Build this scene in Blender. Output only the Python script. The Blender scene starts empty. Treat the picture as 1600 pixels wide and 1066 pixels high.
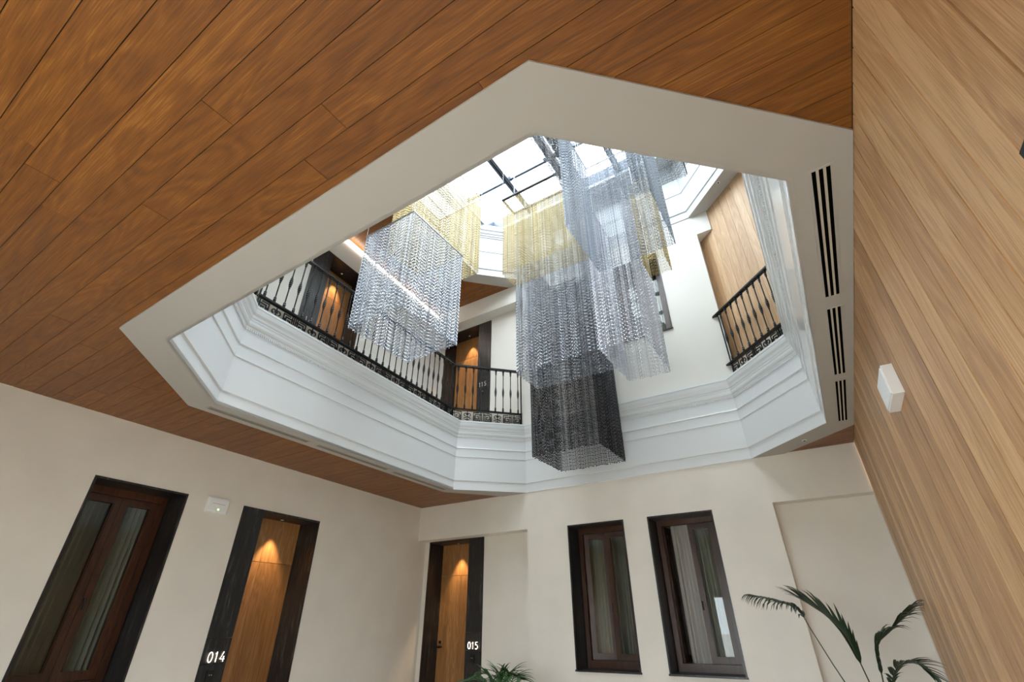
import bpy, math, random
from mathutils import Vector
random.seed(7)
S = 2.4            # metres per layout unit (layout units are measured from the eye)
EYE = 1.45         # eye height above the floor
FL = -EYE / S      # floor level in layout units
sc = bpy.context.scene
COL = sc.collection

# ------------------------------------------------------------------ camera
cd = bpy.data.cameras.new('camera'); cam = bpy.data.objects.new('camera', cd); COL.objects.link(cam)
cd.sensor_width = 36.0; cd.lens = 727.8 / 1600 * 36.0; cd.clip_start = 0.02; cd.clip_end = 300
_p, _r, _a = math.radians(31.12), math.radians(-0.31), math.radians(32.1)
fw = Vector((-math.sin(_a) * math.cos(_p), math.cos(_a) * math.cos(_p), math.sin(_p)))
rt = Vector((math.cos(_a), math.sin(_a), 0)); up = rt.cross(fw)
rt2 = rt * math.cos(_r) + up * math.sin(_r); up2 = up * math.cos(_r) - rt * math.sin(_r)
from mathutils import Matrix
cam.matrix_world = Matrix(((rt2.x, up2.x, -fw.x, 0), (rt2.y, up2.y, -fw.y, 0), (rt2.z, up2.z, -fw.z, EYE), (0, 0, 0, 1)))
sc.camera = cam

# ------------------------------------------------------------------ world, exposure
w = bpy.data.worlds.new('sky'); sc.world = w; w.use_nodes = True
bg = w.node_tree.nodes['Background']; bg.inputs[0].default_value = (0.88, 0.95, 1.0, 1); bg.inputs[1].default_value = 4.7
sc.view_settings.view_transform = 'Standard'; sc.view_settings.look = 'None'
sc.view_settings.exposure = 1.62; sc.view_settings.gamma = 1.0; sc.view_settings.use_curve_mapping = False
sc.cycles.max_bounces = 12; sc.cycles.diffuse_bounces = 7; sc.cycles.glossy_bounces = 4
sc.cycles.transparent_max_bounces = 12; sc.cycles.sample_clamp_indirect = 8.0
# portal: tells the renderer that daylight enters through the skylight (gives no light of its own)
pl = bpy.data.lights.new('skylight_portal', 'AREA'); pl.shape = 'RECTANGLE'; pl.size = 2.9 * S; pl.size_y = 3.1 * S
pl.cycles.is_portal = True
po = bpy.data.objects.new('skylight_portal', pl); COL.objects.link(po); po.location = (-1.18 * S, 2.2 * S, 4.36 * S + EYE)

# ------------------------------------------------------------------ materials
def newmat(n):
    m = bpy.data.materials.new(n); m.use_nodes = True
    nt = m.node_tree; return m, nt, nt.nodes['Principled BSDF']
def plain(n, c, rough=.5, metal=0., bump=0., bscale=200, var=0., vscale=3, spec=None, coat=0.):
    m, nt, b = newmat(n)
    b.inputs['Base Color'].default_value = (*c, 1); b.inputs['Roughness'].default_value = rough; b.inputs['Metallic'].default_value = metal
    if spec is not None: b.inputs['Specular IOR Level'].default_value = spec
    if coat: b.inputs['Coat Weight'].default_value = coat; b.inputs['Coat Roughness'].default_value = .06
    tc = nt.nodes.new('ShaderNodeTexCoord')
    if var:
        no = nt.nodes.new('ShaderNodeTexNoise'); no.inputs['Scale'].default_value = vscale; no.inputs['Detail'].default_value = 6
        nt.links.new(tc.outputs['Object'], no.inputs['Vector'])
        r = nt.nodes.new('ShaderNodeValToRGB'); r.color_ramp.elements[0].position = .3; r.color_ramp.elements[1].position = .7
        r.color_ramp.elements[0].color = tuple(x * (1 - var) for x in c) + (1,); r.color_ramp.elements[1].color = tuple(min(1, x * (1 + var)) for x in c) + (1,)
        nt.links.new(no.outputs['Fac'], r.inputs['Fac']); nt.links.new(r.outputs['Color'], b.inputs['Base Color'])
    if bump:
        n2 = nt.nodes.new('ShaderNodeTexNoise'); n2.inputs['Scale'].default_value = bscale; n2.inputs['Detail'].default_value = 4
        nt.links.new(tc.outputs['Object'], n2.inputs['Vector'])
        bp = nt.nodes.new('ShaderNodeBump'); bp.inputs['Strength'].default_value = bump; bp.inputs['Distance'].default_value = .004
        nt.links.new(n2.outputs['Fac'], bp.inputs['Height']); nt.links.new(bp.outputs['Normal'], b.inputs['Normal'])
    return m
def wood(n, dark, mid, light, axis='X', rough=.42, spread=.25):
    """oak veneer: long fibres along one axis plus cathedral figure, each board shifted by its own random number"""
    m, nt, b = newmat(n); N = nt.nodes.new; L = nt.links.new
    tc = N('ShaderNodeTexCoord'); oi = N('ShaderNodeObjectInfo')
    mul = N('ShaderNodeMath'); mul.operation = 'MULTIPLY'; mul.inputs[1].default_value = 37.0; L(oi.outputs['Random'], mul.inputs[0])
    comb = N('ShaderNodeCombineXYZ')
    for i in range(3): L(mul.outputs[0], comb.inputs[i])
    add = N('ShaderNodeVectorMath'); add.operation = 'ADD'; L(tc.outputs['Object'], add.inputs[0]); L(comb.outputs[0], add.inputs[1])
    def mapped(long, cross):
        mp = N('ShaderNodeMapping'); s = [cross] * 3; s['XYZ'.index(axis)] = long
        mp.inputs['Scale'].default_value = s; L(add.outputs[0], mp.inputs['Vector']); return mp
    fib = N('ShaderNodeTexNoise'); fib.inputs['Scale'].default_value = 1; fib.inputs['Detail'].default_value = 7; fib.inputs['Roughness'].default_value = .65
    L(mapped(4.0, 170).outputs[0], fib.inputs['Vector'])
    fig = N('ShaderNodeTexNoise'); fig.inputs['Scale'].default_value = 1; fig.inputs['Detail'].default_value = 1.5; fig.inputs['Distortion'].default_value = .6
    L(mapped(.75, 5.5).outputs[0], fig.inputs['Vector'])
    ring = N('ShaderNodeMath'); ring.operation = 'MULTIPLY'; ring.inputs[1].default_value = 55; L(fig.outputs['Fac'], ring.inputs[0])
    sn = N('ShaderNodeMath'); sn.operation = 'SINE'; L(ring.outputs[0], sn.inputs[0])
    sh = N('ShaderNodeMath'); sh.operation = 'MULTIPLY_ADD'; sh.inputs[1].default_value = .07; sh.inputs[2].default_value = 0; L(sn.outputs[0], sh.inputs[0])
    a1 = N('ShaderNodeMath'); a1.operation = 'ADD'; L(fib.outputs['Fac'], a1.inputs[0]); L(sh.outputs[0], a1.inputs[1])
    big = N('ShaderNodeTexNoise'); big.inputs['Scale'].default_value = 1; big.inputs['Detail'].default_value = 3
    L(mapped(.5, 9).outputs[0], big.inputs['Vector'])
    a2 = N('ShaderNodeMath'); a2.operation = 'MULTIPLY_ADD'; a2.inputs[1].default_value = .38; L(big.outputs['Fac'], a2.inputs[0]); L(a1.outputs[0], a2.inputs[2])
    a3 = N('ShaderNodeMath'); a3.operation = 'MULTIPLY_ADD'; a3.inputs[1].default_value = spread; L(oi.outputs['Random'], a3.inputs[0]); L(a2.outputs[0], a3.inputs[2])
    r = N('ShaderNodeValToRGB'); e = r.color_ramp.elements
    e[0].position = .45; e[0].color = (*dark, 1); e[1].position = 1.25 if False else 1.0; e[1].color = (*light, 1)
    k = e.new(.8); k.color = (*mid, 1)
    mr = N('ShaderNodeMapRange'); mr.inputs['From Min'].default_value = .30; mr.inputs['From Max'].default_value = 1.20
    mr.inputs['To Min'].default_value = .3; mr.inputs['To Max'].default_value = 1.1; L(a3.outputs[0], mr.inputs['Value'])
    L(mr.outputs[0], r.inputs['Fac']); L(r.outputs['Color'], b.inputs['Base Color'])
    b.inputs['Roughness'].default_value = rough
    bp = N('ShaderNodeBump'); bp.inputs['Strength'].default_value = .25; bp.inputs['Distance'].default_value = .002
    L(a1.outputs[0], bp.inputs['Height']); L(bp.outputs['Normal'], b.inputs['Normal'])
    return m
def emis(n, c, s):
    m, nt, b = newmat(n); b.inputs['Base Color'].default_value = (*c, 1)
    b.inputs['Emission Color'].default_value = (*c, 1); b.inputs['Emission Strength'].default_value = s; return m
def glassmat(n, tint, refl_rough=.0):
    m = bpy.data.materials.new(n); m.use_nodes = True; nt = m.node_tree; nt.nodes.clear(); N = nt.nodes.new
    o = N('ShaderNodeOutputMaterial'); mx = N('ShaderNodeMixShader'); t = N('ShaderNodeBsdfTransparent'); g = N('ShaderNodeBsdfGlossy')
    f = N('ShaderNodeFresnel'); f.inputs['IOR'].default_value = 1.6; t.inputs[0].default_value = (*tint, 1); g.inputs['Roughness'].default_value = refl_rough
    ge = N('ShaderNodeNewGeometry'); sb = N('ShaderNodeMath'); sb.operation = 'SUBTRACT'; sb.inputs[0].default_value = 1; nt.links.new(ge.outputs['Backfacing'], sb.inputs[1])
    ml = N('ShaderNodeMath'); ml.operation = 'MULTIPLY'; nt.links.new(f.outputs[0], ml.inputs[0]); nt.links.new(sb.outputs[0], ml.inputs[1])
    nt.links.new(ml.outputs[0], mx.inputs[0]); nt.links.new(t.outputs[0], mx.inputs[1]); nt.links.new(g.outputs[0], mx.inputs[2]); nt.links.new(mx.outputs[0], o.inputs[0]); return m
def stone(n):
    m, nt, b = newmat(n); N = nt.nodes.new; L = nt.links.new
    tc = N('ShaderNodeTexCoord'); mp = N('ShaderNodeMapping'); mp.inputs['Rotation'].default_value = (.55, .55, 0); mp.inputs['Scale'].default_value = (16, 16, 1.8)
    L(tc.outputs['Object'], mp.inputs['Vector'])
    no = N('ShaderNodeTexNoise'); no.inputs['Scale'].default_value = 1.2; no.inputs['Detail'].default_value = 8; no.inputs['Roughness'].default_value = .7; no.inputs['Distortion'].default_value = .8
    L(mp.outputs[0], no.inputs['Vector'])
    r = N('ShaderNodeValToRGB'); e = r.color_ramp.elements
    e[0].position = .35; e[0].color = (.007, .007, .008, 1); e[1].position = .72; e[1].color = (.13, .115, .10, 1)
    k = e.new(.56); k.color = (.020, .019, .020, 1)
    L(no.outputs['Fac'], r.inputs['Fac']); L(r.outputs['Color'], b.inputs['Base Color']); b.inputs['Roughness'].default_value = .34
    return m
M = {}
M['plaster'] = plain('cream_plaster', (.80, .755, .69), .85, bump=.25, bscale=140, var=.03, vscale=2)
M['plaster_up'] = plain('white_cream_plaster', (.70, .68, .64), .85, bump=.2, bscale=140)
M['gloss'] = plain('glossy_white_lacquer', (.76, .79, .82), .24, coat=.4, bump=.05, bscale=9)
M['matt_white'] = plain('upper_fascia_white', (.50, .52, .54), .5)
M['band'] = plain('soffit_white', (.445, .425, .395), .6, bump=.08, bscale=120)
M['floor'] = plain('beige_stone_floor', (.68, .63, .55), .35, var=.08, vscale=2)
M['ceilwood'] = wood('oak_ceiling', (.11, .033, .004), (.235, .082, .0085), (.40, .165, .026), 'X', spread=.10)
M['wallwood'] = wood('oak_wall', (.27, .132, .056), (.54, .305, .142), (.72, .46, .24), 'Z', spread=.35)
M['upwood'] = wood('oak_upper_wall', (.36, .205, .10), (.53, .34, .19), (.64, .44, .27), 'Z')
M['doorwood'] = wood('oak_door', (.20, .085, .025), (.40, .19, .065), (.55, .30, .12), 'Z')
M['stone'] = stone('dark_veined_stone')
M['brown'] = wood('walnut_frame', (.022, .007, .0025), (.06, .02, .008), (.10, .036, .015), 'Z', rough=.35)
M['iron'] = plain('black_iron', (.018, .018, .019), .35, .6, bump=.2, bscale=80)
M['black'] = plain('matt_black', (.006, .006, .006), .6)
M['slot'] = plain('duct_black', (.004, .0035, .003), .95, spec=0.0)
M['blade'] = plain('blade_cream', (.55, .50, .42), .5)
M['white'] = plain('white_plastic', (.90, .92, .94), .35)
M['silver'] = plain('silver_chain', (.50, .54, .61), .30, .85)
M['pale'] = plain('pale_silver_chain', (.62, .63, .69), .30, .8)
M['grey'] = plain('grey_chain', (.36, .38, .42), .30, .9)
M['dgrey'] = plain('gunmetal_chain', (.26, .29, .34), .30, .9)
M['blackc'] = plain('black_chain', (.025, .025, .03), .28, .8)
M['gold'] = plain('pale_gold_chain', (.50, .40, .19), .28, .85)
for _k in ('silver', 'pale', 'grey', 'dgrey', 'gold', 'blackc'):
    nt = M[_k].node_tree; b = nt.nodes['Principled BSDF']; c = tuple(b.inputs['Base Color'].default_value)
    tc = nt.nodes.new('ShaderNodeTexCoord'); mp = nt.nodes.new('ShaderNodeMapping'); mp.inputs['Scale'].default_value = (75, 75, .12)
    no = nt.nodes.new('ShaderNodeTexNoise'); no.inputs['Scale'].default_value = 1; no.inputs['Detail'].default_value = 2
    r = nt.nodes.new('ShaderNodeValToRGB'); r.color_ramp.elements[0].position = .38; r.color_ramp.elements[1].position = .62
    r.color_ramp.elements[0].color = tuple(x * .55 for x in c[:3]) + (1,); r.color_ramp.elements[1].color = tuple(min(1, x * 1.35) for x in c[:3]) + (1,)
    nt.links.new(tc.outputs['Object'], mp.inputs[0]); nt.links.new(mp.outputs[0], no.inputs['Vector']); nt.links.new(no.outputs['Fac'], r.inputs[0]); nt.links.new(r.outputs[0], b.inputs['Base Color'])
M['rail'] = plain('rail_dark', (.03, .034, .045), .4, .5)
M['steel'] = plain('blue_grey_steel', (.085, .10, .135), .4, .4)
M['glass'] = glassmat('window_glass', (.80, .83, .80))
M['skyglass'] = glassmat('skylight_glass', (.96, .98, .98))
M['curtain'] = plain('grey_sheer', (.44, .42, .39), .9, bump=.3, bscale=300)
M['room'] = plain('dim_room', (.05, .045, .04), .9)
M['digit'] = emis('lit_white', (1, .86, .68), 1.3)
M['digit_off'] = plain('white_digit', (.75, .75, .72), .4)
M['led'] = emis('cove_led', (1, .93, .82), 4.5)
M['lamp'] = emis('downlight_lens', (.5, .4, .3), .12)
M['green'] = emis('status_led', (.5, 1, .2), 3.0)
M['leaf'] = plain('palm_leaf', (.012, .035, .012), .42, var=.35, vscale=9)
M['leaf2'] = plain('fern_leaf', (.03, .09, .022), .42, var=.35, vscale=9)
M['stem'] = plain('palm_stem', (.035, .05, .018), .5)
M['pot'] = plain('dark_pot', (.03, .03, .03), .5)
M['soil'] = plain('soil', (.03, .02, .012), .95, bump=.6, bscale=60)

# ------------------------------------------------------------------ mesh helpers (layout units -> metres)
WO = {}   # world origin of each created object
def Wp(x, y, z): return (x * S, y * S, z * S + EYE)
class MB:
    def __init__(s): s.v = []; s.f = []
    def poly(s, pts):
        i = len(s.v); s.v += [Wp(*p) for p in pts]; s.f.append(tuple(range(i, i + len(pts))))
    def hexa(s, b, t):      # bottom loop, top loop (same length)
        n = len(b); i = len(s.v); s.v += [Wp(*p) for p in b] + [Wp(*p) for p in t]
        s.f.append(tuple(range(i + n - 1, i - 1, -1))); s.f.append(tuple(range(i + n, i + 2 * n)))
        for k in range(n):
            k2 = (k + 1) % n; s.f.append((i + k, i + k2, i + n + k2, i + n + k))
    def box(s, x0, x1, y0, y1, z0, z1):
        s.hexa([(x0, y0, z0), (x1, y0, z0), (x1, y1, z0), (x0, y1, z0)], [(x0, y0, z1), (x1, y0, z1), (x1, y1, z1), (x0, y1, z1)])
    def prism(s, poly, z0, z1):
        s.hexa([(x, y, z0) for x, y in poly], [(x, y, z1) for x, y in poly])
    def tube(s, pts, rs, n=6, cap=True):
        pts = [Vector(p) for p in pts]
        if not isinstance(rs, (list, tuple)): rs = [rs] * len(pts)
        base = len(s.v)
        for k, p in enumerate(pts):
            d = (pts[min(k + 1, len(pts) - 1)] - pts[max(k - 1, 0)]).normalized()
            a = d.cross(Vector((0, 0, 1)));
            if a.length < 1e-3: a = Vector((1, 0, 0))
            a.normalize(); b = d.cross(a)
            for j in range(n):
                t = 2 * math.pi * j / n; q = p + (a * math.cos(t) + b * math.sin(t)) * rs[k]; s.v.append(Wp(*q))
        for k in range(len(pts) - 1):
            for j in range(n):
                j2 = (j + 1) % n; s.f.append((base + k * n + j, base + k * n + j2, base + (k + 1) * n + j2, base + (k + 1) * n + j))
        if cap:
            s.f.append(tuple(base + j for j in range(n))); s.f.append(tuple(base + (len(pts) - 1) * n + j for j in range(n - 1, -1, -1)))
class Fr:
    """a wall frame: a along the wall, d into the wall, z up"""
    def __init__(s, o, u, n): s.o = o; s.u = u; s.n = n
    def pt(s, a, d, z): return (s.o[0] + s.u[0] * a + s.n[0] * d, s.o[1] + s.u[1] * a + s.n[1] * d, z)
    def box(s, mb, a0, a1, d0, d1, z0, z1):
        p = s.pt; mb.hexa([p(a0, d0, z0), p(a1, d0, z0), p(a1, d1, z0), p(a0, d1, z0)], [p(a0, d0, z1), p(a1, d0, z1), p(a1, d1, z1), p(a0, d1, z1)])
def obj(name, mb, m, parent=None, smooth=False, center=True, **props):
    v = mb.v
    if center:
        c = [(min(p[i] for p in v) + max(p[i] for p in v)) / 2 for i in range(3)]
    else: c = [0, 0, 0]
    me = bpy.data.meshes.new(name); me.from_pydata([(p[0] - c[0], p[1] - c[1], p[2] - c[2]) for p in v], [], mb.f)
    me.materials.append(m); me.validate()
    import bmesh
    bm = bmesh.new(); bm.from_mesh(me)
    bmesh.ops.recalc_face_normals(bm, faces=bm.faces); bm.to_mesh(me); bm.free()
    if smooth: me.polygons.foreach_set('use_smooth', [True] * len(me.polygons))
    o = bpy.data.objects.new(name, me); COL.objects.link(o)
    pw = WO.get(parent.name, (0, 0, 0)) if parent else (0, 0, 0)
    if parent: o.parent = parent
    o.location = (c[0] - pw[0], c[1] - pw[1], c[2] - pw[2]); WO[o.name] = tuple(c)
    for k, x in props.items(): o[k] = x
    return o
def empty(name, x, y, z, **props):
    o = bpy.data.objects.new(name, None); COL.objects.link(o); o.location = Wp(x, y, z); WO[o.name] = Wp(x, y, z)
    o.empty_display_size = .1
    for k, v in props.items(): o[k] = v
    return o
def boxobj(name, m, parent, fr, *a, **k):
    mb = MB(); fr.box(mb, *a); return obj(name, mb, m, parent, **k)

# ------------------------------------------------------------------ plan
REAR = Fr((0, 3.70), (1, 0), (0, 1))
REAR2 = Fr((0, 3.83), (1, 0), (0, 1))
LEFT = Fr((-3.1322, 0), (-.0792, 1), (-.997, -.079))
RIGHT = Fr((.322, 0), (0, 1), (1, 0))
I1 = [(-2.528, 1.091), (-2.054, .632), (-.322, .620), (.173, 1.097), (.182, 3.18), (-.302, 3.70), (-2.171, 3.70), (-2.647, 3.239)]
O1 = [(-2.677, 1.025), (-2.119, .480), (-.247, .466), (.321, 1.015), (.321, 3.304), (-.088, 3.70), (-2.428, 3.70), (-2.777, 3.265)]
I2 = [(-2.42, 1.091), (-2.0, .640), (-.322, .620), (.173, 1.097), (.165, 3.25), (-.279, 3.70), (-2.10, 3.70), (-2.523, 3.28)]
O2 = [(-2.60, 1.02), (-2.08, .49), (-.247, .466), (.321, 1.015), (.321, 3.30), (-.107, 3.70), (-2.34, 3.70), (-2.725, 3.30)]

def clip(poly, a, b, keep_left):
    """Sutherland-Hodgman against the line a->b"""
    def side(p):
        c = (b[0] - a[0]) * (p[1] - a[1]) - (b[1] - a[1]) * (p[0] - a[0]); return c if keep_left else -c
    out = []
    for i in range(len(poly)):
        p, q = poly[i], poly[(i + 1) % len(poly)]; sp, sq = side(p), side(q)
        if sp >= 0: out.append(p)
        if (sp > 0 and sq < 0) or (sp < 0 and sq > 0):
            t = sp / (sp - sq); out.append((p[0] + (q[0] - p[0]) * t, p[1] + (q[1] - p[1]) * t))
    return out
def area(p): return abs(sum(p[i][0] * p[(i + 1) % len(p)][1] - p[(i + 1) % len(p)][0] * p[i][1] for i in range(len(p)))) / 2 if len(p) > 2 else 0
def minus(poly, oct_):
    """convex pieces of poly outside the convex counter-clockwise polygon oct_"""
    if sum(oct_[i][0] * oct_[(i + 1) % len(oct_)][1] - oct_[(i + 1) % len(oct_)][0] * oct_[i][1] for i in range(len(oct_))) < 0: oct_ = oct_[::-1]
    rest = poly; out = []
    for i in range(len(oct_)):
        a, b = oct_[i], oct_[(i + 1) % len(oct_)]
        if math.dist(a, b) < 1e-6: continue
        o = clip(rest, a, b, False); 
        if area(o) > 2e-5: out.append(o)
        rest = clip(rest, a, b, True)
        if area(rest) < 1e-7: break
    return out

# ------------------------------------------------------------------ walls
def wall(name, fr, a0, a1, z0, z1, holes, m, holed=.3, flip=False):
    """front face with holes; each hole (a0,a1,z0,z1,depth) gets reveals and a back"""
    mb = MB()
    A = sorted({a0, a1, *[h[0] for h in holes], *[h[1] for h in holes]}); Z = sorted({z0, z1, *[h[2] for h in holes], *[h[3] for h in holes]})
    A = [x for x in A if a0 <= x <= a1]; Z = [x for x in Z if z0 <= x <= z1]
    for i in range(len(A) - 1):
        for j in range(len(Z) - 1):
            ca, cz = (A[i] + A[i + 1]) / 2, (Z[j] + Z[j + 1]) / 2
            if any(h[0] < ca < h[1] and h[2] < cz < h[3] for h in holes): continue
            mb.poly([fr.pt(A[i], 0, Z[j]), fr.pt(A[i + 1], 0, Z[j]), fr.pt(A[i + 1], 0, Z[j + 1]), fr.pt(A[i], 0, Z[j + 1])])
    for h in holes:
        b0, b1, y0, y1, d = h[:5]
        if d <= 0: continue
        mb.poly([fr.pt(b0, 0, y0), fr.pt(b0, d, y0), fr.pt(b0, d, y1), fr.pt(b0, 0, y1)])
        mb.poly([fr.pt(b1, 0, y0), fr.pt(b1, d, y0), fr.pt(b1, d, y1), fr.pt(b1, 0, y1)])
        mb.poly([fr.pt(b0, 0, y1), fr.pt(b1, 0, y1), fr.pt(b1, d, y1), fr.pt(b0, d, y1)])
        mb.poly([fr.pt(b0, 0, y0), fr.pt(b1, 0, y0), fr.pt(b1, d, y0), fr.pt(b0, d, y0)])
        if len(h) < 6: mb.poly([fr.pt(b0, d, y0), fr.pt(b1, d, y0), fr.pt(b1, d, y1), fr.pt(b0, d, y1)])
    return obj(name, mb, m, kind='structure')
NEAR = -.95
UPF = 1.75
fl = MB(); fl.box(-3.9, .45, NEAR - .05, 4.3, FL - .08, FL); obj('floor', fl, M['floor'], kind='structure')
wall('wall_left', LEFT, NEAR, 3.90, FL, 1.03, [(.926, 1.425, -.305, .682, .50), (1.80, 2.456, FL, .682, .26)], M['plaster'])
wall('wall_left', LEFT, NEAR, 3.90, 1.0, 3.42, [(.926, 1.425, 2.13, 3.07, .50), (1.80, 2.456, UPF, 3.068, .26)], M['plaster_up'])
wall('wall_rear', REAR, -3.50, .325, FL, 1.03, [(-3.50, -2.175, FL, .688, .13, 1), (-1.79, -1.308, -.305, .681, .55), (-1.119, -.645, -.305, .681, .55), (-.25, .325, FL, .684, .10)], M['plaster'])
wall('wall_alcove', REAR2, -3.50, -2.175, FL, .688, [(-3.383, -2.72, FL, .6875, .26)], M['plaster'])
wall('wall_rear', REAR, -3.50, .45, 1.03, 3.46, [(-3.50, -2.175, UPF, 3.147, .13, 1), (-1.79, -1.308, 2.22, 3.11, .55), (-1.119, -.640, 2.22, 3.11, .55), (-.245, .45, 1.55, 3.142, .4, 1), (-.112, .45, 3.142, 3.46, .3, 1)], M['plaster_up'])
wall('wall_alcove', REAR2, -3.50, -2.175, UPF, 3.147, [(-3.383, -2.690, UPF, 3.116, .26)], M['plaster_up'])
# near wall behind the camera, upper right wall, closing walls outside the openings
n_ = Fr((0, NEAR), (1, 0), (0, -1)); wall('wall_near', n_, -3.9, .45, FL, 3.46, [(-1.8, .1, FL + .002, .32, .12, 1)], M['plaster'])  # opening added so that extra daylight reaches the ground floor
# unseen glazed front, added behind the camera to brighten the lower walls
gf = empty('window_7', -1.4, NEAR, FL, kind='structure')
for k in range(6):
    x = -1.8 + 1.9 * k / 5
    mb = MB(); mb.box(max(-1.8, x - .015), min(.1, x + .015), NEAR - .08, NEAR - .04, FL + .002, .32); obj('frame_post', mb, M['brown'], gf)
    if k < 5:
        mb = MB(); mb.box(x + .016, x + 1.9 / 5 - .016, NEAR - .062, NEAR - .058, FL + .004, .318); obj('pane', mb, M['skyglass'], gf)
mb = MB(); mb.box(-14, 11, -24, NEAR - .13, FL - .12, FL - .02); obj('ground', mb, M['floor'], kind='structure')
pl2 = bpy.data.lights.new('added_glazing_portal', 'AREA'); pl2.shape = 'RECTANGLE'; pl2.size = 1.9 * S; pl2.size_y = 1.0 * S; pl2.cycles.is_portal = True  # guides daylight sampling through the added glazing, emits nothing
po2 = bpy.data.objects.new('added_glazing_portal', pl2); COL.objects.link(po2); po2.location = Wp(-.85, NEAR - .2, -.15); po2.rotation_euler = (math.radians(90), 0, 0)
r_ = Fr((.335, 0), (0, 1), (1, 0)); wall('wall_right', r_, NEAR, 3.9, FL, 3.46, [], M['plaster_up'])

def ringslab(name, oc, z0, z1, m, inset=0.0):
    mb = MB()
    for p in minus([(-3.62, NEAR - .04), (.45, NEAR - .04), (.45, 3.72), (-3.62, 3.72)], oc): mb.prism(p, z0, z1)
    return obj(name, mb, m, kind='structure')
def grow(poly, g):
    """offset a closed convex polygon outwards by g with mitred corners"""
    cx = sum(p[0] for p in poly) / len(poly); cy = sum(p[1] for p in poly) / len(poly)
    n = len(poly); out = []
    L = []
    for i in range(n):
        a, b = poly[i], poly[(i + 1) % n]; dx, dy = b[0] - a[0], b[1] - a[1]; l = math.hypot(dx, dy); nx, ny = dy / l, -dx / l
        if (a[0] - cx) * nx + (a[1] - cy) * ny < 0: nx, ny = -nx, -ny
        L.append((nx, ny, nx * a[0] + ny * a[1] + g))
    for i in range(n):
        a, b = L[i - 1], L[i]; D = a[0] * b[1] - a[1] * b[0]
        out.append(((a[2] * b[1] - a[1] * b[2]) / D, (a[0] * b[2] - a[2] * b[0]) / D))
    return out
ringslab('ceiling', grow(I1, .012), 1.012, UPF - .14, M['room'])
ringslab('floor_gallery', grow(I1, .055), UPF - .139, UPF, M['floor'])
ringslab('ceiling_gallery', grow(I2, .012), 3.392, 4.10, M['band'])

# ------------------------------------------------------------------ wooden plank ceilings
def planks(parent_name, oc, z, y0, y1, xr, pitch, label, off, joints, th=.007, keep=None):
    root = empty(parent_name, -1.5, y0, z, kind='structure')
    rnd = random.Random(3)
    k = 0; y = y0
    while y < y1 - .004:
        ya, yb = y, min(y + pitch, y1); y += pitch; k += 1
        xs = [xr[0]]
        x = xr[0] + off + rnd.uniform(.2, 1.2)
        if k in joints: xs += joints[k]
        else:
            while x < xr[1] - .15: xs.append(x); x += rnd.uniform(1.7, 2.6)
        xs = sorted(xs) + [xr[1]]
        for i in range(len(xs) - 1):
            xa, xb = xs[i] + .0006, xs[i + 1] - .0006
            rect = [(xa, ya + .0008), (xb, ya + .0008), (xb, yb - .0008), (xa, yb - .0008)]
            rect = clip(rect, (-3.1322, 0), (-3.1322 - .0792, 1), False)
            if area(rect) < 1e-5: continue
            ps = minus(rect, oc)
            if keep: ps = [p for p in ps if keep(sum(q[0] for q in p) / len(p), sum(q[1] for q in p) / len(p))]
            dz = rnd.uniform(-.0004, .0004)
            for side in (0, 1):
                g = [p for p in ps if (sum(q[0] for q in p) / len(p) > -1.25) == bool(side)]
                spans = max((q[0] for p in ps for q in p), default=0) - min((q[0] for p in ps for q in p), default=0)
                split = ya > .45
                if not split:
                    if side: continue
                    g = ps
                if not g or sum(area(p) for p in g) < 3e-4: continue
                mb = MB()
                for p in g: mb.prism(p, z + dz, z + th)
                obj('plank', mb, M['ceilwood'], root)
    return root
OFF = .0 - .0745 * 12
J = {}
def row(yv): return int((yv - OFF) / .0745) + 1
for yv, xj in ((.11, -.866), (.04, -1.453), (.12, -1.59), (.27, -1.352), (.34, -.69), (-.03, -1.372)):
    J[row(yv)] = [xj, xj + 1.6 if xj + 1.6 < .1 else xj - 1.55]
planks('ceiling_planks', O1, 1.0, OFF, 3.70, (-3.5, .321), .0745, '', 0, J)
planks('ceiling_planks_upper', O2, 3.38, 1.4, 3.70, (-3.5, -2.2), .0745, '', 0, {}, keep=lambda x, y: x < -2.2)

# white soffit band around the opening
def band(name, I, O, z, zt):
    mb = MB()
    for i in range(8):
        j = (i + 1) % 8
        if i == 5: continue
        q = [I[i], I[j], O[j], O[i]]
        mb.prism(q, z, zt)
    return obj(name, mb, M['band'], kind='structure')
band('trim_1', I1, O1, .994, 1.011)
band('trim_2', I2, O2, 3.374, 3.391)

# moulded fascias
def fascia(name, I, prof, m):
    mb = MB(); base = 0
    loops = [grow(I, -p) for p, z in prof]
    for k in range(len(prof) - 1):
        for i in range(8):
            j = (i + 1) % 8; a, b = loops[k], loops[k + 1]
            mb.poly([(*a[i], prof[k][1]), (*a[j], prof[k][1]), (*b[j], prof[k + 1][1]), (*b[i], prof[k + 1][1])])
    return obj(name, mb, m, kind='structure')
P1 = [(-.012, .994), (0, .994), (0, 1.070), (.007, 1.0745), (.007, 1.281), (.0075, 1.283), (.012, 1.285), (.0125, 1.287), (.0115, 1.290), (.0115, 1.358), (.012, 1.36), (.0165, 1.362), (.0185, 1.366),
      (.0165, 1.370), (.013, 1.371), (.013, 1.470), (.020, 1.474), (.020, 1.487), (.026, 1.491), (.031, 1.502), (.031, 1.520), (.034, 1.523), (.034, 1.529), (.029, 1.531), (.029, 1.537), (.035, 1.541),
      (.038, 1.556), (.046, 1.572), (.049, 1.588), (.049, 1.600), (.053, 1.603), (.053, 1.617), (-.06, 1.620)]
I1F = I1[:5] + [(-.302, 3.693), (-2.171, 3.693)] + I1[7:]; I2F = I2[:5] + [(-.279, 3.693), (-2.10, 3.693)] + I2[7:]
fascia('trim_3', I1F, P1, M['gloss'])
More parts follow.
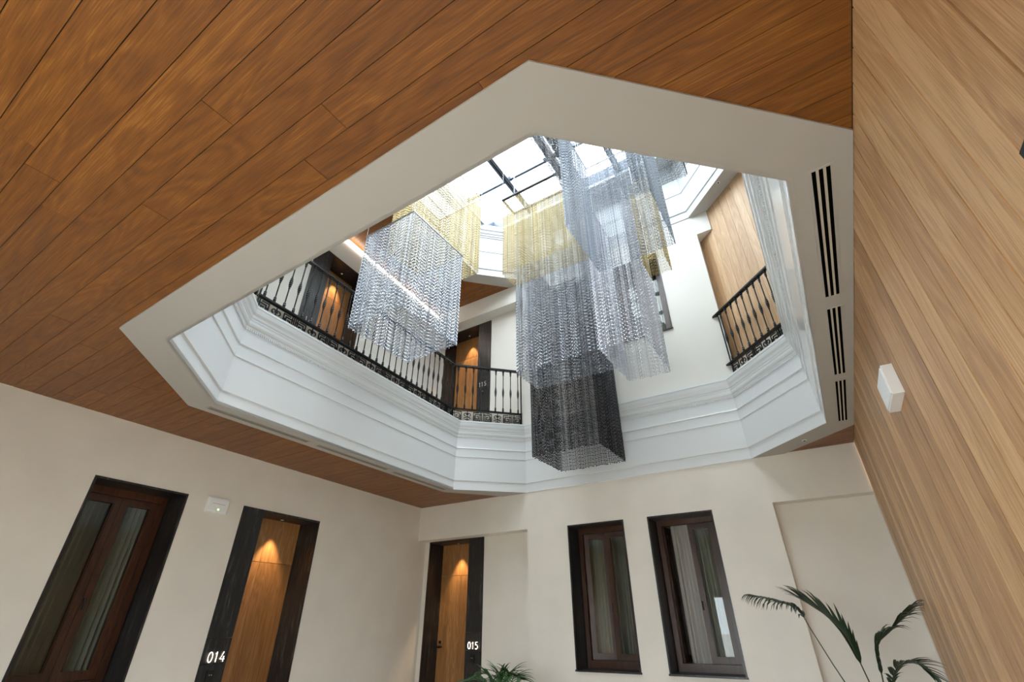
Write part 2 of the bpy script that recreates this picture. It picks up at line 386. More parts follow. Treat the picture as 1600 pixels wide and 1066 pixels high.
P2 = [(-.012, 3.374), (0, 3.374), (0, 3.455), (.010, 3.463), (.010, 3.705), (.013, 3.708), (.017, 3.713), (.017, 3.722), (.012, 3.726), (.012, 3.925), (.02, 3.93), (.02, 3.945), (.03, 3.955), (.03, 3.975),
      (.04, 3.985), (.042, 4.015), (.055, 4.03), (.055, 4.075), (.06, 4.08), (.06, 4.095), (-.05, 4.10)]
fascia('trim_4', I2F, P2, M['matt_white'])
# dentil course under the cornice: too many to count
mb = MB(); lp = grow(I1F, -.013); lq = grow(I1F, -.0205)
for i in range(8):
    a, b, c, d = lp[i], lp[(i + 1) % 8], lq[(i + 1) % 8], lq[i]; n = int(math.dist(a, b) / .0135)
    for k in range(n):
        t0, t1 = (k + .2) / n, (k + .8) / n
        L = lambda p, q, t: (p[0] + (q[0] - p[0]) * t, p[1] + (q[1] - p[1]) * t)
        mb.prism([L(a, b, t0), L(a, b, t1), L(d, c, t1), L(d, c, t0)], 1.461, 1.473)
dn = obj('dentil_course', mb, M['gloss'], bpy.data.objects['trim_3'], kind='stuff')

# ------------------------------------------------------------------ right wall boards
root = empty('wall_right_panelling', .322, 1.2, FL, kind='structure')
y = NEAR; k = 0; rnd = random.Random(5)
pit = .0862; y = .713 - pit * 23
while y < 3.70:
    ya, yb = max(y, NEAR) + .0024, min(y + pit, 3.698) - .0024; y += pit
    if yb - ya < .01: continue
    boxobj('board', M['wallwood'], root, RIGHT, ya, yb, rnd.uniform(0, .0006), .011, FL, 1.0)
mb = MB(); RIGHT.box(mb, NEAR, 3.70, .0115, .0125, FL, 1.0); obj('backing', mb, M['black'], root)
# dark end strip of the panelling beside the niche
# upper diagonal panelled wall behind the right balustrade
dx, dy = -.225 - .322, 3.816 - 3.297; dl = math.hypot(dx, dy); DG = Fr((.322, 3.297), (dx / dl, dy / dl), (dy / dl, -dx / dl))
root = empty('wall_diagonal_panelling', 0, 3.6, 1.55, kind='structure')
a = -.08
while a < .86:
    boxobj('board', M['upwood'], root, DG, a + .001, a + .0835 - .001, 0, .012, 1.55, 3.40); a += .0835
mb = MB(); DG.box(mb, -.15, .9, .0125, .03, 1.5, 3.45); obj('wall_diagonal', mb, M['upwood'], kind='structure')
# side reveal of that niche lined in wood (same warm face as in the photo)

# ------------------------------------------------------------------ skylight
ZS = 4.15; XE = [-2.436 + .546 * k for k in range(5)] + [.02]; YE = [3.46 - .52 * k for k in range(6)][::-1]
sk = empty('skylight', -1.2, 2.2, ZS, kind='structure')
mb = MB()
for p in minus([(-3.0, .2), (.6, .2), (.6, 4.1), (-3.0, 4.1)], [(XE[0], YE[0]), (XE[-1], YE[0]), (XE[-1], YE[-1]), (XE[0], YE[-1])]): mb.prism(p, 4.101, 4.14)
obj('ceiling_skylight', mb, M['matt_white'], kind='structure')
mb = MB()
x0, x1, y0, y1 = XE[0], XE[-1], YE[0], YE[-1]
for bx in ((x0 - .03, x0, y0 - .03, y1 + .03), (x1, x1 + .03, y0 - .03, y1 + .03), (x0, x1, y0 - .03, y0), (x0, x1, y1, y1 + .03)): mb.box(*bx, 4.14, 4.30)
obj('curb', mb, M['steel'], sk)
def beam(x0, x1, y0, y1, z0, z1):
    mb = MB(); mb.box(x0, x1, y0, y1, z0, z1); obj('glazing_bar', mb, M['steel'], sk)
for i, x in enumerate(XE[1:-1]):
    beam(x - .033, x - .012, y0, y1, ZS, ZS + .07); beam(x + .014, x + .032, y0, y1, ZS, ZS + .07)
    mb = MB(); mb.box(x - .011, x + .013, y0, y1, ZS + .045, ZS + .068); obj('gutter', mb, M['white'], sk)
for yv in YE[1:-1]:
    for i in range(len(XE) - 1): beam(XE[i] + (.033 if i else 0), XE[i + 1] - .034, yv - .014, yv + .014, ZS + .02, ZS + .07)
for i in range(len(XE) - 1):
    for j in range(len(YE) - 1):
        mb = MB(); mb.box(XE[i] + .002, XE[i + 1] - .002, YE[j] + .002, YE[j + 1] - .002, ZS + .072, ZS + .077); obj('pane', mb, M['skyglass'], sk)

# ------------------------------------------------------------------ doors
SEG = {'0': [[(.5 + .5 * math.cos(t * math.pi / 10), .5 + .5 * math.sin(t * math.pi / 10)) for t in range(21)]],
       '1': [[(.12, .78), (.5, 1), (.5, 0)]], '4': [[(.62, 1), (0, .26), (1, .26)], [(.78, .55), (.78, 0)]],
       '5': [[(.9, 1), (.2, 1), (.12, .56), (.45, .64), (.8, .55), (.97, .32), (.8, .08), (.45, -.01), (.05, .1)]]}
def digits(fr, txt, a, z, h, parent, m, d=-.012):
    for ch in txt:
        w_ = h * (.52 if ch in '05' else (.36 if ch == '1' else .55)); mb = MB()
        for line in SEG[ch]:
            pts = [fr.pt(a + x * w_, d, z + yv * h) for x, yv in line]
            mb.tube(pts, h * .045, 6)
        obj('digit', mb, m, parent); a += w_ + h * .32
def spot(x, y, z, e, ang, col=(1, .72, .42), blend=.6, rad=.02, parent=None):
    l = bpy.data.lights.new('downlight_beam', 'SPOT'); l.energy = e; l.spot_size = math.radians(ang); l.spot_blend = blend; l.color = col; l.shadow_soft_size = rad
    o = bpy.data.objects.new('downlight_beam', l); COL.objects.link(o); o.location = Wp(x, y, z); return o
def door(n, fr, a0, a1, z0, z1, facelow, face_w, txt, jz, lit, handle_low, energy=40, fz=None):
    d = empty('door_%d' % n, *fr.pt((a0 + a1) / 2, 0, z0), kind='structure')
    st = M['stone']; f0, f1 = (a0, a0 + face_w) if facelow else (a1 - face_w, a1)
    num = z0 + (fz if fz else .40)
    boxobj('stone_panel', st, d, fr, f0, f1, -.005, .20, z0, num); boxobj('stone_panel', st, d, fr, f0, f1, -.005, .20, num + .002, num + .13); boxobj('stone_panel', st, d, fr, f0, f1, -.005, .20, num + .132, z1)
    o0, o1 = (f1, a1) if facelow else (a0, f0)
    if facelow: boxobj('stone_jamb', st, d, fr, a1 - .010, a1, -.005, .20, z0, z1 - .012)
    else: boxobj('stone_jamb', st, d, fr, a0, a0 + .010, -.005, .20, z0, z1 - .012)
    boxobj('stone_head', st, d, fr, o0, o1, -.005, .20, z1 - .012, z1)
    if facelow: l0, l1 = a0 + .10, a1 - .008
    else: l0, l1 = a0 + .008, a1 - .10
    vis0, vis1 = (o0, o1)
    mid = vis0 + (vis1 - vis0) * (.42 if facelow else .50)
    for b0, b1 in ((l0, mid - .0008), (mid + .0008, l1)):
        boxobj('door_leaf', M['doorwood'], d, fr, b0, b1, .201, .225, z0 + .003, jz - .0015)
        boxobj('transom_panel', M['doorwood'], d, fr, b0, b1, .201, .225, jz + .0015, z1 - .006)
    ha = l0 + .035 if handle_low else l1 - .035
    mb = MB(); p = fr.pt(ha, .20, z0 + .41); q = fr.pt(ha, .172, z0 + .41); mb.tube([p, q], .011, 10); r = fr.pt(ha + (.045 if handle_low else -.045), .172, z0 + .41); mb.tube([q, r], .005, 8)
    obj('lever_handle', mb, M['black'], d)
    mb = MB(); mb.tube([fr.pt(ha, .20, z0 + .447), fr.pt(ha, .188, z0 + .447)], .012, 10); obj('door_lock', mb, M['black'], d)
    fa = f0 + .035
    digits(fr, txt, fa, num + .010, .050, d, M['digit'] if lit else M['digit_off'])
    mb = MB(); c = (f0 + f1) / 2 - .005; fr.box(mb, c - .022, c + .022, -.012, -.004, num - .085, num - .028); rd = obj('card_reader', mb, M['black'], d)
    mb = MB(); fr.box(mb, c - .006, c - .003, -.0135, -.012, num - .055, num - .050); fr.box(mb, c + .007, c + .010, -.0135, -.012, num - .055, num - .050); obj('indicator', mb, M['digit_off'], rd)
    c = (vis0 + vis1) / 2
    x, y_, _ = fr.pt(c + (0.01 if facelow else .012), .13, 0)
    mb = MB(); mb.tube([(x, y_, z1 - .0122), (x, y_, z1 - .0160)], .018, 14); obj('downlight_ring', mb, M['black'], d)
    mb = MB(); mb.tube([(x, y_, z1 - .0160), (x, y_, z1 - .0170)], .011, 12); obj('downlight_lens', mb, M['lamp'], d)
    spot(x, y_, z1 - .03, energy, 62)
    return d
door(1, LEFT, 1.80, 2.456, FL, .682, True, .162, '014', .38, True, True)
door(2, REAR2, -3.383, -2.722, FL, .687, False, .17, '015', .393, True, True)
door(3, LEFT, 1.80, 2.456, UPF, 3.068, True, .19, '114', 2.76, False, True, fz=.46)
door(4, REAR2, -3.383, -2.692, UPF, 3.116, False, .178, '115', 2.82, False, True, fz=.50)

# ------------------------------------------------------------------ windows
def window(n, fr, a0, a1, z0, z1, mode):
    wd = empty('window_%d' % n, *fr.pt((a0 + a1) / 2, 0, z0), kind='structure'); st = M['stone']; t = .011
    boxobj('stone_jamb', st, wd, fr, a0, a0 + t, -.004, .19, z0 + t, z1 - t); boxobj('stone_jamb', st, wd, fr, a1 - t, a1, -.004, .19, z0 + t, z1 - t)
    boxobj('stone_head', st, wd, fr, a0, a1, -.004, .19, z1 - t, z1); boxobj('stone_sill', st, wd, fr, a0 - .004, a1 + .004, -.012, .19, z0, z0 + t)
    A0, A1, Z0, Z1 = a0 + t + .004, a1 - t - .004, z0 + t, z1 - t; B = M['brown']
    boxobj('frame_stile', B, wd, fr, A0, A0 + .034, .17, .215, Z0, Z1); boxobj('frame_stile', B, wd, fr, A1 - .034, A1, .17, .215, Z0, Z1)
    boxobj('frame_rail', B, wd, fr, A0 + .034, A1 - .034, .17, .215, Z1 - .038, Z1); boxobj('frame_rail', B, wd, fr, A0 + .034, A1 - .034, .17, .215, Z0, Z0 + .048)
    mid = (A0 + A1) / 2
    def sash(b0, b1, ang, hinge):
        ex = .034; sp = MB()
        ha = b0 if hinge else b1
        def tr(a, d):
            r = math.radians(ang); da, dd = a - ha, d - .20
            return ha + da * math.cos(r) - dd * math.sin(r) * (1 if hinge else -1), .20 + (da * math.sin(r)) * (1 if hinge else -1) + dd * math.cos(r)
        def bb(mb, x0, x1, y0, y1, q0, q1):
            c = [tr(x0, y0), tr(x1, y0), tr(x1, y1), tr(x0, y1)]
            mb.hexa([fr.pt(*p, q0) for p in c], [fr.pt(*p, q1) for p in c])
        q0, q1 = Z0 + .050, Z1 - .040
        bb(sp, b0, b0 + ex, .188, .222, q0, q1); bb(sp, b1 - ex, b1, .188, .222, q0, q1); bb(sp, b0 + ex, b1 - ex, .188, .222, q0, q0 + .04); bb(sp, b0 + ex, b1 - ex, .188, .222, q1 - .036, q1)
        # glazing bead
        for (x0, x1, w0, w1) in ((b0 + ex, b0 + ex + .005, q0 + .04, q1 - .036), (b1 - ex - .005, b1 - ex, q0 + .04, q1 - .036)): bb(sp, x0, x1, .193, .215, w0, w1)
        s = obj('sash', sp, B, wd)
        gl = MB(); bb(gl, b0 + ex, b1 - ex, .203, .206, q0 + .04, q1 - .036); obj('pane', gl, M['glass'], s)
    if mode == 'closed': sash(A0 + .034, mid, 0, True)
    elif mode == 'ajar': sash(A0 + .034, mid, 24, True)
    elif mode == 'open': sash(A0 + .034, mid, 84, True)
    sash(mid + .002, A1 - .034, 0, False)
    # curtain of sheer pleats behind the sashes
    for (c0, c1) in (((A0 + .05, mid + .02), (mid + .05, A1 - .02)) if mode != 'open' else ((A0 + .08, A1 - .02),)):
        mb = MB(); n_ = 44; L = []
        for k in range(n_ + 1):
            t_ = k / n_; dd = (.31 if mode == 'ajar' else .262) + .016 * math.sin(t_ * 2 * math.pi * 6.5) + .006 * math.sin(t_ * 31)
            L.append((c0 + (c1 - c0) * t_, dd))
        for k in range(n_):
            mb.poly([fr.pt(*L[k], z0 + .01), fr.pt(*L[k + 1], z0 + .01), fr.pt(*L[k + 1], z1 - .01), fr.pt(*L[k], z1 - .01)])
        cu = obj('curtain', mb, M['curtain'], wd, smooth=True)
    mb = MB(); mb.tube([fr.pt(mid + .012, .188, z0 + .42), fr.pt(mid + .012, .175, z0 + .42)], .006, 8); mb.tube([fr.pt(mid + .012, .175, z0 + .425), fr.pt(mid + .012, .175, z0 + .37)], .004, 6); obj('window_handle', mb, M['black'], wd)
    return wd
window(1, LEFT, .926, 1.425, -.305, .682, 'closed')
window(2, REAR, -1.79, -1.308, -.305, .681, 'ajar')
window(3, REAR, -1.119, -.645, -.305, .681, 'open')
window(4, LEFT, .926, 1.425, 2.13, 3.07, 'closed')
window(5, REAR, -1.79, -1.308, 2.22, 3.11, 'closed')
window(6, REAR, -1.119, -.640, 2.22, 3.11, 'closed')

# ------------------------------------------------------------------ cove light along the upper left wall
mb = MB(); LEFT.box(mb, 1.2, 3.69, -.020, -.006, 3.325, 3.345)
cv = obj('cove_light', mb, M['led'], label='long white linear light strip along the top of the gallery wall', category='light')
mb = MB(); LEFT.box(mb, 1.2, 3.69, -.045, -.0005, 3.310, 3.322)

# ------------------------------------------------------------------ linear air diffusers in the white band
def diffuser(p0, p1, wdt, nslot, z, label, bladew=.0065):
    dx, dy = p1[0] - p0[0], p1[1] - p0[1]; l = math.hypot(dx, dy); u = (dx / l, dy / l); n = (u[1], -u[0])   # n points to the right of u
    fr = Fr(p0, u, n); x, y_, _ = fr.pt(l / 2, wdt / 2, 0)
    o = empty('air_diffuser', x, y_, z, label=label, category='air vent', group='linear air vents in the white band')
    e = .007
    for b in ((-e, l + e, -e, 0), (-e, l + e, wdt, wdt + e), (-e, 0, 0, wdt), (l, l + e, 0, wdt)): boxobj('frame', M['band'], o, fr, *b, z - .0022, z - .0001)
    boxobj('duct_back', M['slot'], o, fr, 0, l, 0, wdt, z - .0008, z - .0001)
    sw = (wdt - bladew * (nslot - 1)) / nslot
    for k in range(nslot - 1):
        b0 = sw * (k + 1) + bladew * k; boxobj('blade', M['blade'], o, fr, 0, l, b0, b0 + bladew, z - .0020, z - .0009)
for i, (p0, p1, lb) in enumerate((((.228, 1.098), (.235, 1.745), 'black slotted air vent, longest-looking one, highest beside the wooden wall'),
                                 ((.236, 1.836), (.243, 2.478), 'middle one of the three black slotted air vents beside the wooden wall'),
                                 ((.243, 2.562), (.244, 3.185), 'lowest and smallest-looking black slotted air vent beside the wooden wall'))):
    diffuser(p0, p1, .043, 3, .994, lb)
for p0, p1, lb in (((-2.628, 1.099), (-2.654, 1.743), 'slim slotted air vent in the left band, leftmost of its row of three'),
                   ((-2.660, 1.821), (-2.688, 2.473), 'slim slotted air vent in the left band, middle of its row of three'),
                   ((-2.700, 2.555), (-2.722, 3.199), 'slim slotted air vent in the left band, nearest the rear corner')):
    diffuser(p0, p1, .030, 3, .994, lb, bladew=.003)
def dl(x, y, z, label):
    o = empty('recessed_spotlight', x, y, z, label=label, category='light')
    mb = MB(); mb.tube([(x, y, z), (x, y, z - .0025)], .014, 20); obj('bezel', mb, M['white'], o)
    mb = MB(); mb.tube([(x, y, z - .0025), (x, y, z - .0035)], .009, 16); obj('lens', mb, M['black'], o)
dl(.048, 3.461, .994, 'small round dark spotlight in the white band below the right balustrade')
dl(.060, 3.405, 3.374, 'small round dark spotlight in the upper white soffit above the right balustrade')

# ------------------------------------------------------------------ balustrades
def lathe(prof, n=8):
    mb = MB(); mb.tube([(0, 0, z) for r, z in prof], [r for r, z in prof], n); return mb
HB, HT = 1.752, 2.205      # bottom of balusters, underside of handrail
def baluster_mesh():
    R = .0045; pr = [(.010, 0), (.010, .010), (.0075, .012), (.0105, .022), (.0075, .030), (.0095, .036), (R, .048), (R, .155)]
    z = .155
    for k, rr in enumerate((.0070, .0100, .0122, .0130, .0122, .0100, .0070)):
        pr += [(rr * .72, z + .002), (rr, z + .008), (rr * .72, z + .0145)]; z += .0150
    pr += [(R, z + .006), (R, .395), (.0085, .405), (.0065, .412), (.0100, .420), (.0070, .428), (.0115, .440), (.0115, .453)]
    v = MB(); v.tube([(0, 0, p[1]) for p in pr], [p[0] for p in pr], 8)
    me = bpy.data.meshes.new('baluster'); me.from_pydata([(a, b, c - EYE) for a, b, c in v.v], [], v.f); me.materials.append(M['iron'])
    return me
BAL = baluster_mesh()
def flat_mesh(name, strokes, th, depth):
    v = MB()
    for st in strokes:
        for (x0, z0), (x1, z1) in zip(st[:-1], st[1:]):
            l = math.hypot(x1 - x0, z1 - z0); ux, uz = (x1 - x0) / l, (z1 - z0) / l; nx, nz = -uz * th / 2, ux * th / 2; e = th / 2
            A = [(x0 - ux * e + nx, z0 - uz * e + nz), (x1 + ux * e + nx, z1 + uz * e + nz), (x1 + ux * e - nx, z1 + uz * e - nz), (x0 - ux * e - nx, z0 - uz * e - nz)]
            v.hexa([(x, -depth / 2, z) for x, z in A], [(x, depth / 2, z) for x, z in A])
    me = bpy.data.meshes.new(name); me.from_pydata([(a, b, c - EYE) for a, b, c in v.v], [], v.f); me.materials.append(M['iron']); return me
hh = .094
KEY = flat_mesh('key_scroll', [[(-.040, 0), (-.040, hh), (.034, hh * 1.0)][0:1] + [(-.040, hh)], [(-.040, hh * .72), (.020, hh * .72), (.020, hh * .25), (-.012, hh * .25), (-.012, hh * .5), (.004, hh * .5)], [(-.026, hh * .98), (-.026, hh * .45), (-.026, hh * .02)], [(.038, hh * .0), (.038, hh * .9), (-.010, hh * .9)], [(-.026, hh * .08), (.030, hh * .08), (.030, hh * .55)]], .0065, .006)
arc = lambda cx, cz, r, t0, t1, n=7: [(cx + r * math.cos(math.radians(t0 + (t1 - t0) * k / n)), cz + r * math.sin(math.radians(t0 + (t1 - t0) * k / n))) for k in range(n + 1)]
FLEUR = flat_mesh('fleur_scroll', [[(0, 0), (0, hh)], arc(-.016, hh * .62, .015, 0, 250), arc(.016, hh * .62, .015, 180, -70), [(-.030, hh * .25), (0, hh * .42), (.030, hh * .25)], [(-.009, hh * .62), (0, hh * .86), (.009, hh * .62)], [(-.018, hh * .08), (.018, hh * .08)]], .006, .006)
def balustrade(label, path, n_bal, ends):
    root = empty('balustrade', *path[0], 1.62, label=label, category='railing')
    ro = WO[root.name]
    for i in range(len(path) - 1):
        a, b = Vector(path[i]), Vector(path[i + 1]); d = (b - a); l = d.length; u = d.normalized(); fr = Fr(tuple(a), tuple(u), (-u.y, u.x))
        ang = math.atan2(u.y, u.x)
        e0 = ends[0] if i == 0 else 0; e1 = ends[1] if i == len(path) - 2 else 0
        mb = MB(); fr.box(mb, -e0, l + e1, -.016, .016, HT, HT + .008); fr.box(mb, -e0, l + e1, -.011, .011, HT + .008, HT + .019); obj('handrail', mb, M['iron'], root)
        boxobj('middle_rail', M['iron'], root, fr, -e0 * .8, l + e1 * .8, -.015, .015, HB - .012, HB)
        boxobj('base_rail', M['iron'], root, fr, 0, l, -.010, .010, 1.6205, 1.632)
        n = n_bal[i]; p = l / n
        for k in range(n):
            q = a + u * (p * (k + .5))
            o = bpy.data.objects.new('baluster', BAL); COL.objects.link(o); o.parent = root; w_ = Wp(q.x, q.y, HB); o.location = tuple(w_[j] - ro[j] for j in range(3))
        # scrollwork: keys and fleurs alternating
        m = max(2, round(l / .092)); pm = l / m
        for k in range(m):
            q = a + u * (pm * (k + .5)); fl_ = (k % 3 == 1)
            o = bpy.data.objects.new('fleur_scroll' if fl_ else 'key_scroll', FLEUR if fl_ else KEY); COL.objects.link(o); o.parent = root
            w_ = Wp(q.x, q.y, 1.638); o.location = tuple(w_[j] - ro[j] for j in range(3)); o.rotation_euler = (0, 0, ang + (math.pi if k % 3 == 2 else 0))
        for t in ((0,) if i else (0,)) + ((l,) if i == len(path) - 2 else ()):
            q = a + u * max(.006, min(t, l - .006)); mb = MB(); mb.box(q.x - .005, q.x + .005, q.y - .005, q.y + .005, 1.632, HT); obj('post', mb, M['iron'], root)
    return root
balustrade('long black wrought iron balustrade with twisted balusters along the left gallery', [(-2.562, 1.13), (-2.680, 3.195), (-2.205, 3.690)], [29, 9], (0, .0))
balustrade('short black wrought iron balustrade before the diagonal oak boards', [(-.262, 3.672), (.178, 3.225)], [9], (.05, 0))

# ------------------------------------------------------------------ hanging chain boxes
def chain_box(label, x0, x1, y0, y1, zb, zt, m, spacing=.0225, pitch=.034, rad=.0125, rm=None, seed=1):
    rnd = random.Random(seed)
    root = empty('chain_curtain', (x0 + x1) / 2, (y0 + y1) / 2, zb, label=label, category='chain curtain', group='hanging chain curtains of the atrium')
    e = .010 if rm else .004
    for b in ((x0 - e, x1 + e, y0 - e, y0 + e), (x0 - e, x1 + e, y1 - e, y1 + e), (x0 - e, x0 + e, y0 + e, y1 - e), (x1 - e, x1 + e, y0 + e, y1 - e)):
        mb = MB(); mb.box(*b, zt, zt + (.016 if rm else .006)); obj('rail', mb, rm or m, root)
    for (cx, cy) in ((x0, y0), (x1, y0), (x1, y1), (x0, y1)):
        mb = MB(); mb.tube([(cx, cy, zt + .016), (cx, cy, ZS + .0722)], .0012, 5); obj('suspension_wire', mb, M['white'], root)
    for (ax, ay, bx, by) in ((x0, y0, x1, y0), (x1, y0, x1, y1), (x1, y1, x0, y1), (x0, y1, x0, y0)):
        L = math.hypot(bx - ax, by - ay) * S; n = int(L / spacing); V = []; F = []
        top = zt * S + EYE
        for k in range(n):
            t = (k + .5 + rnd.uniform(-.12, .12)) / n; px, py = (ax + (bx - ax) * t) * S, (ay + (by - ay) * t) * S
            z = top + rnd.uniform(-.5, .5) * pitch; zend = zb * S + EYE + rnd.uniform(-.008, .008); tw = rnd.uniform(0, 6.28); j = 0
            while z > zend:
                r = rad * (1 if j % 2 else .8); i = len(V); t2 = tw + (j % 2) * 1.05
                V.append((px, py, z)); V.append((px, py, z - pitch * 1.04)); zm = z - pitch * .5
                for q in range(3):
                    an = t2 + q * 2.0944; V.append((px + r * math.cos(an), py + r * math.sin(an), zm))
                for q in range(3):
                    a_, b_ = i + 2 + q, i + 2 + (q + 1) % 3; F.append((i, a_, b_)); F.append((i + 1, b_, a_))
                z -= pitch; j += 1
        me = bpy.data.meshes.new('chain_sheet'); ro = WO[root.name]
        me.from_pydata([(a[0] - ro[0], a[1] - ro[1], a[2] - ro[2]) for a in V], [], F); me.materials.append(m)
        o = bpy.data.objects.new('chain_sheet', me); COL.objects.link(o); o.parent = root; o['kind'] = 'stuff'
    return root
chain_box('wide silver chain curtain hanging before the left gallery railing', -2.33, -1.85, 1.64, 2.21, 1.70, 2.52, M['silver'], seed=1)
chain_box('pale gold chain curtain hanging higher, just above the wide silver one on the left', -2.40, -1.885, 1.90, 2.475, 2.56, 3.45, M['gold'], seed=2)
chain_box('pale gold chain curtain in the centre with a dark top rail against the skylight', -1.60, -.92, 2.413, 2.60, 2.37, 3.20, M['gold'], rm=M['rail'], seed=3)
chain_box('grey chain curtain hanging below the central gold one', -1.627, -.925, 2.656, 2.98, 1.60, 3.0, M['grey'], seed=4)
chain_box('black chain curtain hanging lowest of all, before the white fascia', -1.72, -1.166, 3.02, 3.52, 1.08, 3.0, M['blackc'], rad=.0135, seed=5)
chain_box('pale silver chain curtain to the right of the central grey one', -.90, -.602, 2.49, 3.04, 1.50, 2.9, M['pale'], seed=6)
chain_box('large gunmetal chain curtain hanging right of centre, nearest the viewer', -.81, -.293, 1.90, 2.42, 2.05, 3.1, M['dgrey'], seed=7)
chain_box('slim black chain curtain high up, left of the large gunmetal one', -.935, -.84, 1.72, 2.23, 2.75, 3.4, M['blackc'], seed=8)
chain_box('small black chain curtain high at the far right of the cluster', -.50, -.135, 2.50, 2.84, 3.03, 3.6, M['blackc'], seed=9)
chain_box('narrow gold chain curtain behind the large gunmetal one, before the rear window', -.57, -.413, 2.68, 2.86, 2.20, 3.0, M['gold'], seed=10)

# ------------------------------------------------------------------ small fittings
o = empty('emergency_light', *LEFT.pt(1.61, 0, .60), label='white emergency light box with a green lamp, between window and door on the left wall', category='emergency light')
mb = MB(); LEFT.box(mb, 1.548, 1.684, -.018, 0, .603, .692); obj('housing', mb, M['white'], o)
mb = MB(); LEFT.box(mb, 1.556, 1.676, -.022, -.018, .612, .684); obj('cover', mb, M['white'], o)
mb = MB(); LEFT.box(mb, 1.575, 1.660, -.0228, -.0221, .655, .6575); obj('slit', mb, M['blade'], o)
mb = MB(); LEFT.box(mb, 1.618, 1.626, -.0232, -.0221, .620, .627); obj('status_lamp', mb, M['green'], o)
o = empty('emergency_light', .322, 1.82, .58, label='plain white box fixed to the oak panelled wall on the right', category='emergency light')
mb = MB(); RIGHT.box(mb, 1.725, 1.905, -.030, 0, .592, .690); obj('housing', mb, M['white'], o)
mb = MB(); RIGHT.box(mb, 1.732, 1.898, -.034, -.030, .598, .684); obj('cover', mb, M['white'], o)
o = empty('wall_speaker', .322, .60, .44, label='black fixture at the right edge of the photo on the oak wall', category='speaker')
mb = MB(); RIGHT.box(mb, .45, .548, -.042, -.004, .35, .415); obj('housing', mb, M['black'], o)
mb = MB(); RIGHT.box(mb, .48, .52, -.004, 0, .365, .40); obj('bracket', mb, M['black'], o)

# ------------------------------------------------------------------ palms
def frond(root, pts, nleaf, leaflen, m, droop=.5, start=.35, wid=.0085, seed=0, spread=60):
    rnd = random.Random(seed); P = [Vector(p) for p in pts]
    def at(t):
        t = t * (len(P) - 1); i = min(int(t), len(P) - 2); f = t - i
        p0, p1, p2, p3 = P[max(i - 1, 0)], P[i], P[i + 1], P[min(i + 2, len(P) - 1)]
        return .5 * ((2 * p1) + (p2 - p0) * f + (2 * p0 - 5 * p1 + 4 * p2 - p3) * f * f + (3 * p1 - p0 - 3 * p2 + p3) * f ** 3)
    mb = MB(); C = [at(k / 18) for k in range(19)]; mb.tube(C, [.0035 * (1 - k / 20) + .0007 for k in range(19)], 5); st = obj('frond_stalk', mb, M['stem'], root)
    for k in range(nleaf):
        t = start + (1 - start) * (k + .5) / nleaf; c = at(t); d = (at(min(1, t + .03)) - at(max(0, t - .03))).normalized()
        side = d.cross(Vector((0, 0, 1)));
        if side.length < .1: side = Vector((0, 1, 0))
        side.normalize()
        for s_ in (-1, 1):
            ln = leaflen * (.55 + .6 * math.sin(math.pi * min(1, (k + 2) / (nleaf + 1)) * .9)) * rnd.uniform(.8, 1.1)
            an = math.radians(spread * (1 - .5 * k / nleaf) + rnd.uniform(-8, 8))
            dr = (d * math.cos(an) + side * s_ * math.sin(an)).normalized(); dr.z += .12
            L = []; p = c.copy(); v = dr.normalized(); seg = 5
            for q in range(seg + 1):
                p.x = min(p.x, .308); L.append(p.copy()); p = p + v * ln / seg; v = (v + Vector((0, 0, -droop / seg * (q + .5) * .6))).normalized()
            lm = MB(); wv = v.cross(Vector((0, 0, 1))); 
            if wv.length < .05: wv = side
            wv.normalize(); i0 = len(lm.v)
            prof = (.35, 1, .95, .7, .4, .02)
            for q, pp in enumerate(L):
                a_ = pp + wv * wid * prof[q]; b_ = pp - wv * wid * prof[q]; mid = pp - Vector((0, 0, wid * prof[q] * .5))
                lm.v += [Wp(*a_), Wp(*mid), Wp(*b_)]
            for q in range(seg):
                i = i0 + q * 3; lm.f += [(i, i + 1, i + 4, i + 3), (i + 1, i + 2, i + 5, i + 4)]
            obj('leaflet', lm, m, root, smooth=True)
def pot(root, x, y):
    prof = [(.055, FL), (.068, FL + .05), (.078, FL + .15), (.082, FL + .16), (.082, FL + .175), (.074, FL + .175), (.070, FL + .155)]
    mb = MB(); mb.tube([(x, y, z) for r, z in prof], [r for r, z in prof], 28); obj('pot', mb, M['pot'], root)
    mb = MB(); mb.tube([(x, y, FL + .150), (x, y, FL + .158)], .0685, 24); obj('soil', mb, M['soil'], root)
px, py = -.005, 3.28
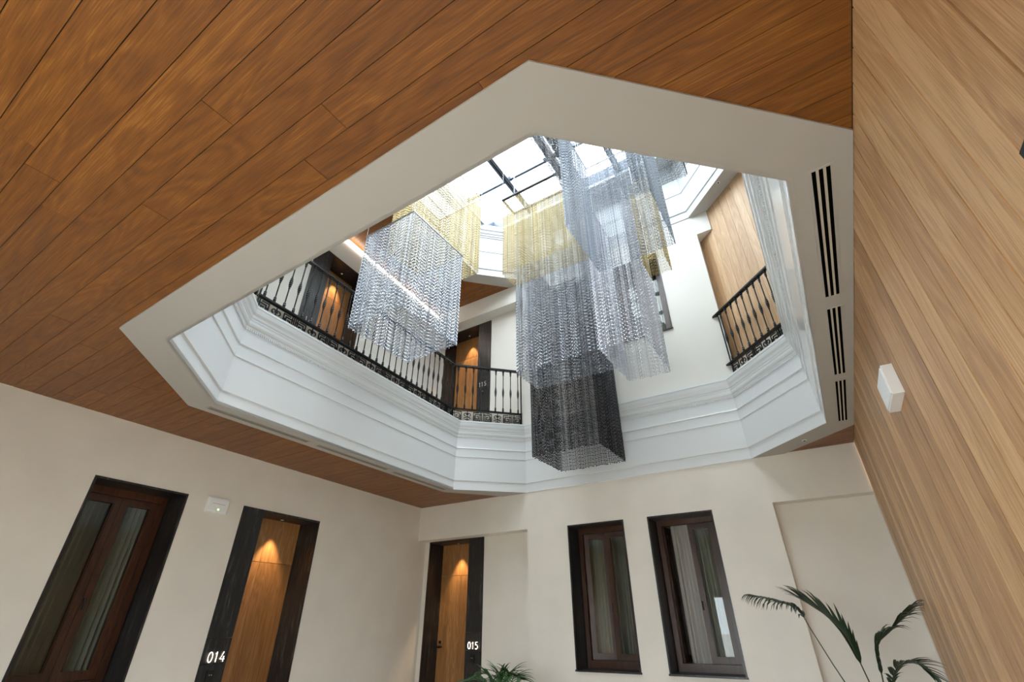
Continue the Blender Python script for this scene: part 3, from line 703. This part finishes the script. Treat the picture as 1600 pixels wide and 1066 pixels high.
pr = empty('potted_palm', px, py, FL, label='tall potted palm with arching dark fronds in front of the right niche', category='plant')
pot(pr, px, py); zs = FL + .155
frond(pr, [(px, py, zs), (-.06, 3.3, -.38), (-.128, 3.3, -.263), (-.212, 3.3, -.035), (-.245, 3.3, .05), (-.33, 3.28, .09), (-.44, 3.27, .12)], 18, .15, M['leaf'], start=.56, seed=1, droop=1.9)
frond(pr, [(px + .005, py, zs), (-.01, 3.3, -.36), (-.03, 3.3, -.22), (-.055, 3.29, -.08), (-.10, 3.27, .0), (-.15, 3.25, .05), (-.19, 3.23, .085)], 20, .19, M['leaf'], start=.36, seed=2, droop=.5, spread=34)
frond(pr, [(px + .01, py + .01, zs), (.02, 3.3, -.36), (.035, 3.3, -.24), (.06, 3.3, -.11), (.13, 3.3, -.05), (.19, 3.28, .0), (.24, 3.26, .04)], 20, .16, M['leaf'], start=.34, seed=3, droop=1.0, spread=44)
frond(pr, [(px, py - .01, zs), (.03, 3.26, -.40), (.06, 3.25, -.27), (.11, 3.22, -.19), (.18, 3.18, -.17), (.23, 3.15, -.21)], 16, .12, M['leaf'], start=.4, seed=4, droop=.7)
frond(pr, [(px, py - .01, zs), (-.02, 3.2, -.42), (-.06, 3.1, -.33), (-.10, 3.0, -.32), (-.14, 2.9, -.38)], 14, .11, M['leaf'], start=.4, seed=5)
px, py = -2.02, 3.10
pr = empty('potted_fern_palm', px, py, FL, label='low green potted palm at the bottom edge, beside the second door', category='plant')
pot(pr, px, py); rr = random.Random(12)
for k, (ex, ey, ez) in enumerate(((-2.28, 3.02, -.31), (-2.15, 2.98, -.275), (-2.03, 3.05, -.275), (-1.90, 3.0, -.262), (-1.80, 2.95, -.275), (-2.2, 3.28, -.33), (-1.82, 3.25, -.34))):
    mx, my = (px + ex) / 2, (py + ey) / 2
    frond(pr, [(px, py, zs), (px + (ex - px) * .2, py + (ey - py) * .2, -.40), (px + (ex - px) * .6, py + (ey - py) * .6, ez - .015), (ex, ey, ez - .02)], 14, .12, M['leaf2'], start=.35, seed=20 + k, droop=.6)
